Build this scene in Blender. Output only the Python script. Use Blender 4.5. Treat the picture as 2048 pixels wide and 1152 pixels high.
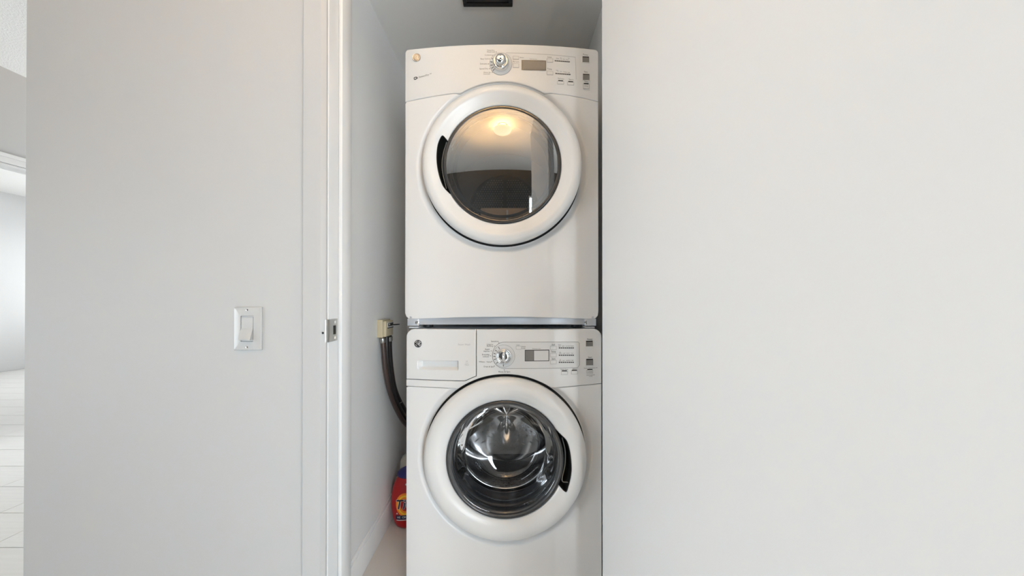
import bpy, bmesh, math, random
from mathutils import Vector, Matrix
random.seed(7)
for o in list(bpy.data.objects):
    bpy.data.objects.remove(o, do_unlink=True)
SC = bpy.context.scene
COL = SC.collection
PI = math.pi

# ------------------------------------------------------------------ camera
F = 700.0                 # focal length in pixels of the 2048 px wide frame
VX, VY = 1021.0, 595.0    # vanishing point of the depth direction
EYE = 1.11
PITCH = math.radians(0.25)
cam_d = bpy.data.cameras.new('camera')
cam = bpy.data.objects.new('camera', cam_d)
COL.objects.link(cam)
cam.location = (0, 0, EYE)
cam.rotation_euler = (PI / 2 + PITCH, 0, 0)
cam_d.sensor_fit = 'HORIZONTAL'
cam_d.sensor_width = 36.0
cam_d.lens = F / 2048 * 36.0
cam_d.shift_x = (1024 - VX) / 2048
cam_d.shift_y = (VY - 576 - F * math.tan(PITCH)) / 2048
cam_d.clip_start = 0.02
SC.camera = cam

# ------------------------------------------------------------------ world, lights, exposure
SC.view_settings.view_transform = 'Standard'
SC.view_settings.look = 'None'
SC.view_settings.gamma = 1.0
SC.view_settings.use_curve_mapping = False
SC.view_settings.exposure = -0.1
if hasattr(SC, 'cycles'):
    SC.cycles.max_bounces = 16; SC.cycles.glossy_bounces = 10; SC.cycles.transparent_max_bounces = 16; SC.cycles.diffuse_bounces = 6
W = bpy.data.worlds.new('sky'); SC.world = W; W.use_nodes = True
bg = W.node_tree.nodes['Background']
bg.inputs['Color'].default_value = (0.75, 0.86, 1.0, 1)
bg.inputs['Strength'].default_value = 1.0

def area_light(name, loc, rot, sx, sy, power, color):
    l = bpy.data.lights.new(name, 'AREA'); l.shape = 'RECTANGLE'
    l.size = sx; l.size_y = sy; l.energy = power; l.color = color
    o = bpy.data.objects.new(name, l); COL.objects.link(o)
    o.location = loc; o.rotation_euler = rot
    return o
# window lights, each filling its opening; all but the next room's are added
area_light('added_light_back_window', (1.675, -2.37, 1.0), (PI/2, 0, 0), 1.95, 1.8, 270, (0.87, 0.94, 1.0))
area_light('added_light_side_window', (-3.60, -0.95, 0.95), (PI/2, 0, -PI/2), 1.9, 1.5, 116, (0.86, 0.94, 1.0))
area_light('daylight_bedroom_window', (-5.6, 7.08, 1.4), (-PI/2, 0, 0), 3.2, 1.9, 310, (0.98, 0.99, 1.0))
area_light('added_light_passage_window', (-2.4, 5.68, 1.4), (-PI/2, 0, 0), 1.5, 1.7, 270, (0.96, 0.98, 1.0))

# ------------------------------------------------------------------ materials
MATS = {}
def mat(name, color, rough=0.5, metal=0.0, spec=0.5, bump=0.0, bscale=200.0, coat=0.0, emit=None, estr=0.0, vary=0.0, vscale=3.0):
    m = bpy.data.materials.new(name); m.use_nodes = True
    nt = m.node_tree; b = nt.nodes['Principled BSDF']
    b.inputs['Base Color'].default_value = (*color, 1)
    b.inputs['Roughness'].default_value = rough
    b.inputs['Metallic'].default_value = metal
    b.inputs['Specular IOR Level'].default_value = spec
    b.inputs['Coat Weight'].default_value = coat
    b.inputs['Coat Roughness'].default_value = 0.08
    if emit:
        b.inputs['Emission Color'].default_value = (*emit, 1)
        b.inputs['Emission Strength'].default_value = estr
    if bump or vary:
        tc = nt.nodes.new('ShaderNodeTexCoord')
    if bump:
        n = nt.nodes.new('ShaderNodeTexNoise'); n.inputs['Scale'].default_value = bscale
        n.inputs['Detail'].default_value = 3
        nt.links.new(tc.outputs['Object'], n.inputs['Vector'])
        bp = nt.nodes.new('ShaderNodeBump'); bp.inputs['Strength'].default_value = bump
        bp.inputs['Distance'].default_value = 0.002
        nt.links.new(n.outputs['Fac'], bp.inputs['Height'])
        nt.links.new(bp.outputs['Normal'], b.inputs['Normal'])
    if vary:
        n2 = nt.nodes.new('ShaderNodeTexNoise'); n2.inputs['Scale'].default_value = vscale
        nt.links.new(tc.outputs['Object'], n2.inputs['Vector'])
        mx = nt.nodes.new('ShaderNodeMix'); mx.data_type = 'RGBA'
        mx.inputs[6].default_value = (*[c * (1 - vary) for c in color], 1)
        mx.inputs[7].default_value = (*[min(1, c * (1 + vary)) for c in color], 1)
        nt.links.new(n2.outputs['Fac'], mx.inputs[0])
        nt.links.new(mx.outputs[2], b.inputs['Base Color'])
    MATS[name] = m
    return m

def glass_mat(name, tint, base_refl, rough=0.0, ior=1.45):
    m = bpy.data.materials.new(name); m.use_nodes = True
    nt = m.node_tree; nt.nodes.clear()
    out = nt.nodes.new('ShaderNodeOutputMaterial')
    tr = nt.nodes.new('ShaderNodeBsdfTransparent'); tr.inputs['Color'].default_value = (*tint, 1)
    gl = nt.nodes.new('ShaderNodeBsdfGlossy'); gl.inputs['Roughness'].default_value = rough
    gl.inputs['Color'].default_value = (1, 1, 1, 1)
    fr = nt.nodes.new('ShaderNodeFresnel'); fr.inputs['IOR'].default_value = ior
    ad = nt.nodes.new('ShaderNodeMath'); ad.operation = 'ADD'; ad.inputs[1].default_value = base_refl
    ad.use_clamp = True
    mx = nt.nodes.new('ShaderNodeMixShader')
    nt.links.new(fr.outputs[0], ad.inputs[0]); nt.links.new(ad.outputs[0], mx.inputs[0])
    nt.links.new(tr.outputs[0], mx.inputs[1]); nt.links.new(gl.outputs[0], mx.inputs[2])
    nt.links.new(mx.outputs[0], out.inputs['Surface'])
    MATS[name] = m
    return m

def wood_mat(name):
    m = bpy.data.materials.new(name); m.use_nodes = True
    nt = m.node_tree; b = nt.nodes['Principled BSDF']; b.inputs['Roughness'].default_value = 0.35
    tc = nt.nodes.new('ShaderNodeTexCoord'); mp = nt.nodes.new('ShaderNodeMapping')
    mp.inputs['Scale'].default_value = (1.2, 22, 1)
    n = nt.nodes.new('ShaderNodeTexNoise'); n.inputs['Scale'].default_value = 3; n.inputs['Detail'].default_value = 6
    cr = nt.nodes.new('ShaderNodeValToRGB')
    cr.color_ramp.elements[0].position = 0.3; cr.color_ramp.elements[0].color = (0.63, 0.62, 0.60, 1)
    cr.color_ramp.elements[1].position = 0.75; cr.color_ramp.elements[1].color = (0.68, 0.67, 0.65, 1)
    nt.links.new(tc.outputs['Object'], mp.inputs['Vector']); nt.links.new(mp.outputs[0], n.inputs['Vector'])
    nt.links.new(n.outputs['Fac'], cr.inputs[0]); nt.links.new(cr.outputs[0], b.inputs['Base Color'])
    MATS[name] = m
    return m

M = MATS
mat('closet_lit_paint', (0.84, 0.835, 0.825), 0.6, spec=0.3, bump=0.05, bscale=260)  # wall grey lightened to make up for light missing inside the closet
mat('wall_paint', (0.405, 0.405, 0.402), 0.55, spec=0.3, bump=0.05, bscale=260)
mat('wall_shade_dark', (0.06, 0.06, 0.058), 0.6, spec=0.3)  # darkness of the backlit wall put into its colour
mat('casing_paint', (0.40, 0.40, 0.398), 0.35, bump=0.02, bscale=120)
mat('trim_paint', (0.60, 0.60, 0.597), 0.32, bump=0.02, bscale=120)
mat('door_paint', (0.76, 0.76, 0.76), 0.5, spec=0.3, bump=0.05, bscale=160)
mat('ceiling_paint', (0.82, 0.81, 0.79), 0.8, spec=0.2)
mat('popcorn_ceiling', (0.72, 0.715, 0.70), 0.9, spec=0.1, bump=1.0, bscale=110)
wood_mat('pale_wood')
mat('closet_tile', (0.66, 0.63, 0.60), 0.4, vary=0.03, vscale=5)
mat('dark_wood', (0.10, 0.075, 0.06), 0.4)
mat('enamel', (0.80, 0.80, 0.80), 0.36)
mat('plastic_white', (0.77, 0.77, 0.765), 0.28)
mat('plastic_switch', (0.41, 0.41, 0.405), 0.3)
mat('silver_inset', (0.71, 0.715, 0.715), 0.35)
mat('grey_line', (0.22, 0.22, 0.22), 0.5)
mat('print_grey', (0.06, 0.06, 0.058), 0.5)
mat('print_light', (0.46, 0.46, 0.46), 0.5)
mat('black_plastic', (0.010, 0.010, 0.011), 0.35)
mat('dark_rubber', (0.022, 0.024, 0.028), 0.4)
mat('smoke_plastic', (0.035, 0.037, 0.04), 0.2)
mat('gap_black', (0.006, 0.006, 0.006), 0.8)
mat('chrome', (0.82, 0.82, 0.82), 0.06, metal=1.0)
mat('brushed_nickel', (0.42, 0.41, 0.385), 0.3, metal=1.0)
mat('steel', (0.84, 0.83, 0.81), 0.09, metal=1.0)
mat('drum_steel', (0.52, 0.52, 0.53), 0.15, metal=1.0)
mat('galvanized', (0.60, 0.63, 0.68), 0.35, metal=0.4)
mat('button_grey', (0.20, 0.195, 0.19), 0.35)
mat('lcd_frame', (0.11, 0.105, 0.10), 0.35)
mat('button_light', (0.75, 0.75, 0.74), 0.35)
mat('lcd', (0.17, 0.168, 0.165), 0.4)
mat('lcd_light', (0.68, 0.68, 0.68), 0.2)
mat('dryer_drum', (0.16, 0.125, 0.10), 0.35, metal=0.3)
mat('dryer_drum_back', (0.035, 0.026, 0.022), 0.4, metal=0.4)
mat('hole_glint', (0.32, 0.29, 0.26), 0.3, metal=0.5)
mat('tan_plastic', (0.55, 0.38, 0.26), 0.3)
mat('box_cream', (0.55, 0.48, 0.33), 0.45)
mat('hose_brown', (0.055, 0.035, 0.03), 0.4)
mat('hose_black', (0.014, 0.011, 0.011), 0.4)
mat('bottle_red', (0.40, 0.004, 0.006), 0.3)
mat('bottle_blue', (0.008, 0.008, 0.12), 0.35)
mat('cap_frost', (0.36, 0.345, 0.30), 0.4)
mat('label_orange', (0.95, 0.26, 0.01), 0.4)
mat('label_yellow', (0.95, 0.62, 0.03), 0.4)
mat('label_navy', (0.006, 0.008, 0.045), 0.4)
mat('label_white', (0.80, 0.80, 0.80), 0.4)
mat('lamp_glass', (0.9, 0.85, 0.75), 0.4, emit=(1.0, 0.72, 0.38), estr=3.0)
mat('window_frame_white', (0.75, 0.75, 0.75), 0.4)
glass_mat('dryer_glass', (0.90, 0.88, 0.86), 0.28)
glass_mat('washer_glass', (0.92, 0.94, 0.97), 0.07, ior=1.13)
glass_mat('window_glass', (0.96, 0.97, 0.97), 0.02)

# ------------------------------------------------------------------ mesh helpers
class MB:
    def __init__(s): s.v = []; s.f = []
    def add(s, verts, faces):
        n = len(s.v); s.v += [tuple(p) for p in verts]; s.f += [tuple(i + n for i in f) for f in faces]
        return s
    def grid(s, rows, cu=False, cv=False):
        """rows: list of equally long lists of points"""
        n = len(s.v); R = len(rows); C = len(rows[0])
        for r in rows: s.v += [tuple(p) for p in r]
        for i in range(R if cv else R - 1):
            for j in range(C if cu else C - 1):
                a = n + i * C + j; b = n + i * C + (j + 1) % C
                c = n + ((i + 1) % R) * C + (j + 1) % C; d = n + ((i + 1) % R) * C + j
                s.f.append((a, b, c, d))
        return s
    def box(s, x0, x1, y0, y1, z0, z1):
        return s.add([(x0,y0,z0),(x1,y0,z0),(x1,y1,z0),(x0,y1,z0),(x0,y0,z1),(x1,y0,z1),(x1,y1,z1),(x0,y1,z1)],
                     [(0,3,2,1),(4,5,6,7),(0,1,5,4),(1,2,6,5),(2,3,7,6),(3,0,4,7)])
    def lathe(s, prof, c, n=64):
        """profile of (radius, y) turned about the y axis through c=(x, z)"""
        rows = [[(c[0] + r * math.sin(2*PI*k/n), y, c[1] + r * math.cos(2*PI*k/n)) for k in range(n)] for r, y in prof]
        return s.grid(rows, cu=True)
    def lathe_z(s, prof, c, n=48):
        rows = [[(c[0] + r * math.cos(2*PI*k/n), c[1] + r * math.sin(2*PI*k/n), z) for k in range(n)] for r, z in prof]
        return s.grid(rows, cu=True)
    def tube(s, pts, r, n=12, caps=True):
        pts = [Vector(p) for p in pts]; rows = []
        up = Vector((0.13, 0.97, 0.2)).normalized()
        for i, p in enumerate(pts):
            t = (pts[min(i+1, len(pts)-1)] - pts[max(i-1, 0)]).normalized()
            a = t.cross(up)
            if a.length < 1e-4: a = t.cross(Vector((1, 0, 0)))
            a.normalize(); b = t.cross(a).normalized(); up = -b if False else up
            rr = r[i] if isinstance(r, (list, tuple)) else r
            rows.append([p + a * rr * math.cos(2*PI*k/n) + b * rr * math.sin(2*PI*k/n) for k in range(n)])
        base = len(s.v); s.grid(rows, cu=True)
        if caps:
            s.f.append(tuple(base + k for k in range(n)))
            s.f.append(tuple(base + (len(pts)-1)*n + k for k in reversed(range(n))))
        return s
    def build(s, name, material, parent=None, smooth=35, bevel=0, fix=True):
        me = bpy.data.meshes.new(name); me.from_pydata(s.v, [], s.f); me.update()
        bm = bmesh.new(); bm.from_mesh(me)
        if bevel:
            es = [e for e in bm.edges if len(e.link_faces) == 2 and e.calc_face_angle(0) > 0.5]
            bmesh.ops.bevel(bm, geom=es, offset=bevel, segments=2, profile=0.5, affect='EDGES', clamp_overlap=True)
        if fix: bmesh.ops.recalc_face_normals(bm, faces=bm.faces)
        bm.to_mesh(me); bm.free()
        if smooth:
            me.polygons.foreach_set('use_smooth', [True] * len(me.polygons))
            me.set_sharp_from_angle(angle=math.radians(smooth))
        me.materials.append(M[material])
        o = bpy.data.objects.new(name, me); COL.objects.link(o)
        if parent: o.parent = parent
        return o

def tag(o, label=None, cat=None, group=None, kind=None):
    if label: o['label'] = label
    if cat: o['category'] = cat
    if group: o['group'] = group
    if kind: o['kind'] = kind
    return o
def empty(name, loc, label, cat, group=None, rz=0):
    o = bpy.data.objects.new(name, None); COL.objects.link(o)
    o.location = loc; o.rotation_euler = (0, 0, rz); o.empty_display_size = 0.1
    return tag(o, label, cat, group)
def struct(mb, name, material, label, parent=None, **k):
    o = mb.build(name, material, parent, **k); o['kind'] = 'structure'; o['label'] = label
    return o
def bez(pts, n=10):
    """Catmull-Rom through points"""
    P = [Vector(p) for p in pts]; P = [2*P[0]-P[1]] + P + [2*P[-1]-P[-2]]; out = []
    for i in range(1, len(P)-2):
        for k in range(n):
            t = k / n; a, b, c, d = P[i-1], P[i], P[i+1], P[i+2]
            out.append(0.5*((2*b)+(c-a)*t+(2*a-5*b+4*c-d)*t*t+(3*b-a-3*c+d)*t**3))
    out.append(P[-2]); return out

# ================================================================== THE SETTING
YW = 0.915        # face of the wall with the closet opening
XJ0, XJ1 = -0.475, 0.285   # faces of the two door jambs
YJ = 1.025        # back of the jambs
HEAD = 2.355       # height of the closet opening
XCORNER = -1.269  # free corner of that wall
CEIL = 2.69
XCL, XCR = -0.603, 0.400   # closet side walls
YCB = 2.05        # closet back wall
CCEIL = 2.38      # closet ceiling
XL = -3.48        # wall across the passage
XFAR = -7.6       # far wall of the next room

struct(MB().box(-7.7, 3.0, -2.5, 7.2, -0.15, -0.010), 'floor', 'pale_wood', 'pale wood plank floor')
floor = bpy.data.objects['floor']
# planks in the passage and the next room: each its own piece
plank_len, plank_w, gap = 1.22, 0.25, 0.003
pm = MB().box(0, plank_len - gap, 0, plank_w - gap, -0.0095, 0.0).build('plank', 'pale_wood', floor, bevel=0.0012, smooth=0)
plank_mesh = pm.data
bpy.data.objects.remove(pm)
row_off = {0: -2.32, 1: -2.63}
for k in range(-2, 17):
    y0 = 1.56 + plank_w * k
    ox = row_off.get(k, -2.32 - 0.41 * ((k * 5) % 3) - 0.13 * (k % 4))
    xs = ox - plank_len * math.ceil((ox + 7.55) / plank_len)
    while xs < -1.30:
        x0 = max(xs, -7.58); x1 = min(xs + plank_len, -1.28)
        if x1 - x0 > 0.05:
            o = bpy.data.objects.new('plank', plank_mesh); COL.objects.link(o); o.parent = floor
            o.location = (x0, y0, 0); o.scale = ((x1 - x0) / plank_len, 1, 1)
        xs += plank_len
struct(MB().box(XCL, XCR, YW, YCB, -0.010, 0.0), 'floor_closet', 'closet_tile', 'beige closet floor under the washer')

struct(MB().box(-7.7, 3.0, -2.5, 7.2, CEIL, CEIL + 0.1), 'ceiling', 'popcorn_ceiling', 'textured white room ceiling')
struct(MB().box(XCL - 0.06, XCR + 0.06, YJ, YCB + 0.05, CCEIL, CCEIL + 0.05), 'ceiling_closet', 'ceiling_paint', 'smooth grey closet ceiling')
# wall with the closet opening: left piece, header, right piece
w = MB().box(XCORNER, XJ0 - 0.018, YW, YJ - 0.004, 0, CEIL)
w.box(XJ0 - 0.018, XJ1 + 0.018, YW, YJ - 0.004, HEAD + 0.018, CEIL)
w.box(XJ1 + 0.018, 2.9, YW, YJ - 0.004, 0, CEIL)
struct(w, 'wall_front', 'wall_paint', 'light grey painted wall around the closet opening', smooth=0)
struct(MB().box(XCORNER, XCORNER + 0.10, YJ - 0.004, 5.6, 0, CEIL), 'wall_passage', 'wall_paint', 'grey wall running back from the free corner', smooth=0)
struct(MB().box(XCL - 0.09, XCL, YJ - 0.004, YCB, 0, CCEIL), 'wall_closet_left', 'closet_lit_paint', 'grey left wall inside the closet', smooth=0)
struct(MB().box(XCR, XCR + 0.09, YJ - 0.004, YCB, 0, CCEIL), 'wall_closet_right', 'closet_lit_paint', 'grey right wall inside the closet', smooth=0)
struct(MB().box(XCL - 0.09, XCR + 0.09, YCB, YCB + 0.08, 0, CCEIL), 'wall_closet_back', 'closet_lit_paint', 'grey back wall inside the closet', smooth=0)
struct(MB().box(2.9, 3.0, -2.4, 1.2, 0, CEIL), 'wall_right', 'wall_paint', 'grey wall right of the hall', smooth=0)
# wall across the passage with a doorway to the next room and an added side window
w = MB()
w.box(XL - 0.11, XL, -2.4, -1.95, 0, CEIL); w.box(XL - 0.11, XL, -1.95, 0.05, 0, 0.15); w.box(XL - 0.11, XL, -1.95, 0.05, 1.75, CEIL)
w.box(XL - 0.11, XL, 0.05, 1.25, 0, CEIL); w.box(XL - 0.11, XL, 1.25, 4.0, 2.03, CEIL); w.box(XL - 0.11, XL, 4.0, 7.1, 0, CEIL)
struct(w, 'wall_left', 'wall_paint', 'grey wall across the passage above the bright doorway', smooth=0)
# casing round that doorway
c = MB()
def casing_profile_box(mb, y0, y1, z0, z1):
    mb.box(XL, XL + 0.014, y0, y1, z0, z1)
c.box(XL, XL + 0.014, 1.20, 4.05, 2.035, 2.098); c.box(XL, XL + 0.022, 1.19, 4.06, 2.075, 2.10)
c.box(XL, XL + 0.014, 1.19, 1.25, 0, 2.035); c.box(XL, XL + 0.014, 4.0, 4.06, 0, 2.035)
c.box(XL - 0.112, XL + 0.004, 1.25, 4.0, 2.018, 2.032)
struct(c, 'trim_3', 'trim_paint', 'white casing round the bright doorway', smooth=0)
struct(MB().box(XFAR - 0.1, XFAR, -0.45, 7.2, 0, CEIL), 'wall_far', 'wall_paint', 'far white wall of the bright next room', smooth=0)
bpy.data.objects['wall_far'].data.materials[0] = M['trim_paint']
b = MB().box(XFAR, XFAR + 0.014, -0.35, 7.0, 0, 0.135); b.box(XFAR, XFAR + 0.009, -0.35, 7.0, 0.135, 0.145)
struct(b, 'baseboard_far', 'trim_paint', 'white baseboard along the far wall', smooth=0)
# far end of passage
w = MB().box(XL, -3.2, 5.6, 5.7, 0, CEIL); w.box(-1.6, XCORNER + 0.1, 5.6, 5.7, 0, CEIL); w.box(-3.2, -1.6, 5.6, 5.7, 0, 0.5); w.box(-3.2, -1.6, 5.6, 5.7, 2.3, CEIL)
struct(w, 'wall_passage_end', 'wall_paint', 'grey wall closing the passage', smooth=0)
# wall of the next room with the big window, and its near closing wall
w = MB(); w.box(XFAR, -7.2, 7.0, 7.1, 0, CEIL); w.box(-4.0, XL, 7.0, 7.1, 0, CEIL); w.box(-7.2, -4.0, 7.0, 7.1, 0, 0.45); w.box(-7.2, -4.0, 7.0, 7.1, 2.35, CEIL)
struct(w, 'wall_bedroom', 'wall_paint', 'wall of the next room holding its window', smooth=0)
struct(MB().box(XFAR, XL - 0.11, -0.45, -0.35, 0, CEIL), 'wall_bedroom_near', 'wall_paint', 'near wall of the next room', smooth=0)
# wall behind the camera, shade put into its colour, with an added window
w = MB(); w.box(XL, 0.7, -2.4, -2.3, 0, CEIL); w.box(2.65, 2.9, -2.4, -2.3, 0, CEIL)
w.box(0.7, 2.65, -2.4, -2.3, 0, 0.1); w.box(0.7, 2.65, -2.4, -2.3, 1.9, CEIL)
struct(w, 'wall_back', 'wall_shade_dark', 'unseen wall behind the camera, coloured dark to stand for shade', smooth=0)

def window(n, axis, a0, a1, z0, z1, pos, npanes, label):
    """frame, mullions and panes in a wall opening; axis 'x' spans x at y=pos, 'y' spans y at x=pos"""
    fr = MB(); t = 0.05
    def bx(u0, u1, w0, w1, d0, d1):
        if axis == 'x': return (u0, u1, pos + d0, pos + d1, w0, w1)
        return (pos + d0, pos + d1, u0, u1, w0, w1)
    fr.box(*bx(a0, a1, z0, z0 + t, -0.04, 0.04)); fr.box(*bx(a0, a1, z1 - t, z1, -0.04, 0.04))
    step = (a1 - a0) / npanes
    for i in range(npanes + 1):
        u = a0 + step * i
        fr.box(*bx(max(a0, u - t/2), min(a1, u + t/2), z0 + t, z1 - t, -0.04, 0.04))
    o = struct(fr, 'window_%d' % n, 'window_frame_white', label, smooth=0)
    for i in range(npanes):
        MB().box(*bx(a0 + step*i + t/2, a0 + step*(i+1) - t/2, z0 + t, z1 - t, -0.004, 0.004)).build('pane', 'window_glass', o, smooth=0)
window(1, 'x', 0.7, 2.65, 0.1, 1.9, -2.33, 2, 'unseen white framed window behind the camera, added for its frontal light')  # unseen window, placed and widened to light the closet and appliance fronts
window(2, 'y', -1.95, 0.05, 0.15, 1.75, XL - 0.055, 2, 'unseen white framed side window, added to light the open door')  # unseen window put in to light the open door
window(3, 'x', -7.2, -4.0, 0.45, 2.35, 7.05, 3, 'white framed window of the bright next room')
window(4, 'x', -3.2, -1.6, 0.5, 2.3, 5.645, 2, 'unseen white framed window added to brighten the passage')  # unseen window added to bring light into the passage

# closet door frame: casing, jambs with stops, strike plate
c = MB()
CX0 = -0.536
def casing_prof(x0, x1):      # stepped flat casing, outer bead proud
    return [(x0, 0.0), (x0, 0.014), (x0 + 0.004, 0.018), (x1 - 0.010, 0.017), (x1 - 0.004, 0.012), (x1, 0.008), (x1, 0.0)]
prof = casing_prof(CX0, XJ0 - 0.003)
rows = [[(x, YW - d, z) for x, d in prof] for z in (0.0, HEAD + 0.065)]
c.grid(rows)
n0 = len(c.v); c.add([(x, YW - d, HEAD + 0.065) for x, d in prof], [tuple(range(len(prof)))])
c.box(CX0, XJ1 + 0.064, YW - 0.017, YW, HEAD + 0.003, HEAD + 0.065)
c.box(XJ1 + 0.003, XJ1 + 0.064, YW - 0.017, YW, 0, HEAD + 0.065)
struct(c, 'trim_1', 'casing_paint', 'white flat casing left of the closet opening', smooth=20)
j = MB()
j.box(XJ0 - 0.018, XJ0, YW - 0.001, YJ, 0, HEAD)
j.box(XJ1, XJ1 + 0.018, YW - 0.001, YJ, 0, HEAD)
j.box(XJ0 - 0.018, XJ1 + 0.018, YW - 0.001, YJ, HEAD, HEAD + 0.018)
jamb = struct(j, 'trim_2', 'trim_paint', 'white closet door jamb carrying a strike plate', bevel=0.001)
sm = MB().box(XJ0, XJ0 + 0.011, 0.964, YJ - 0.001, 0, HEAD - 0.011)
sm.build('stop', 'trim_paint', jamb, bevel=0.0025)
MB().box(XJ1 - 0.011, XJ1, 0.964, YJ - 0.001, 0, HEAD - 0.011).build('stop', 'trim_paint', jamb, bevel=0.0025)
MB().box(XJ0, XJ1, 0.964, YJ - 0.001, HEAD - 0.011, HEAD).build('stop', 'trim_paint', jamb, bevel=0.0025)

# strike plate on the left jamb
zc = 1.023
sp = MB()
ys0, ys1 = 0.9165, 0.957
zh = 0.0295
rows = []
for (y, x) in [(0.9055, XJ0 - 0.004), (0.908, XJ0 - 0.0005), (0.912, XJ0 + 0.0016), (0.920, XJ0 + 0.0022), (0.9285, XJ0 + 0.0022)]:
    rows.append([(x, y, zc - zh), (x, y, zc + zh)])
sp.grid(rows)
sp.add([(r[0][0] - 0.0014, r[0][1] + 0.0006, r[0][2]) for r in rows] + [(r[1][0] - 0.0014, r[1][1] + 0.0006, r[1][2]) for r in rows], [])
# flat plate with a rectangular latch hole
def plate_rect(y0, y1, z0, z1): sp.box(XJ0 - 0.0005, XJ0 + 0.0022, y0, y1, z0, z1)
plate_rect(0.9285, 0.957, zc + 0.012, zc + zh); plate_rect(0.9285, 0.957, zc - zh, zc - 0.012)
plate_rect(0.949, 0.957, zc - 0.012, zc + 0.012); plate_rect(0.9285, 0.934, zc - 0.012, zc + 0.012)
so = sp.build('strike_plate', 'brushed_nickel', jamb, smooth=40)
so['label'] = 'brushed nickel strike plate'
MB().box(XJ0 - 0.001, XJ0 + 0.0006, 0.934, 0.949, zc - 0.012, zc + 0.012).build('latch_hole', 'gap_black', so, smooth=0)
for dz in (0.0205, -0.0205):
    m_ = MB(); rows = [[(XJ0 + 0.0022 + h, 0.943 + r*math.cos(2*PI*k/16), zc + dz + r*math.sin(2*PI*k/16)) for k in range(16)] for r, h in ((0.0042, 0.0), (0.0040, 0.0006), (0.002, 0.0009), (0.0, 0.0010))]
    m_.grid(rows, cu=True).build('screw', 'steel', so)
mk = MB()
mk.lathe([(0.0026, YW - 0.0175), (0.0026, YW - 0.0186), (0.0, YW - 0.0190)], (-0.4805, zc - 0.004), 16)
mk.build('nail_hole', 'gap_black', bpy.data.objects['trim_1'])

# open closet door on the right
HX, HY = 0.2335, 0.893
A = math.radians(4.0)
d = MB().box(0, 0.035, -0.755, 0, 0.012, HEAD - 0.004)
door = struct(d, 'door_1', 'door_paint', 'plain white closet door standing open at the right', bevel=0.0025)
door.location = (HX, HY, 0); door.rotation_euler = (0, 0, A)
for z in (0.25, 1.07, 1.88):
    hb = MB().lathe_z([(0, z - 0.045), (0.006, z - 0.045), (0.006, z + 0.045), (0, z + 0.045)], (0.043, 0.004), 16)
    hb.box(0.034, 0.036, -0.035, 0.003, z - 0.044, z + 0.044)
    hb.build('hinge', 'brushed_nickel', door)

# closet baseboard
b = MB().box(XCL, XCL + 0.012, YJ, YCB, 0, 0.104); b.box(XCL, XCL + 0.007, YJ, YCB, 0.104, 0.120)
struct(b, 'baseboard_closet', 'closet_lit_paint', 'white baseboard along the closet left wall', bevel=0.0015)
b = MB().box(XCR - 0.012, XCR, YJ, YCB, 0, 0.12)
struct(b, 'baseboard_closet_right', 'closet_lit_paint', 'white baseboard along the closet right wall', bevel=0.0015)

# ================================================================== APPLIANCES
def arc_pts(cx, cz, r, a0, a1, n):
    return [(cx + r*math.cos(math.radians(a0+(a1-a0)*i/n)), cz + r*math.sin(math.radians(a0+(a1-a0)*i/n))) for i in range(n+1)]
def rrect(x0, x1, z0, z1, r, n=5):
    return (arc_pts(x1-r, z1-r, r, 0, 90, n) + arc_pts(x0+r, z1-r, r, 90, 180, n) +
            arc_pts(x0+r, z0+r, r, 180, 270, n) + arc_pts(x1-r, z0+r, r, 270, 360, n))
def interp(x, pts):
    if x <= pts[0][0]: return pts[0][1]
    for (a, fa), (b, fb) in zip(pts, pts[1:]):
        if x <= b: return fa + (fb - fa) * (x - a) / (b - a)
    return pts[-1][1]
def sstep(t):
    t = max(0.0, min(1.0, t)); return t*t*(3-2*t)
def roll(t, e):
    if t >= e: return 0.0
    t = max(t, 0.0); return e - math.sqrt(max(0.0, e*e - (e-t)**2))

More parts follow.
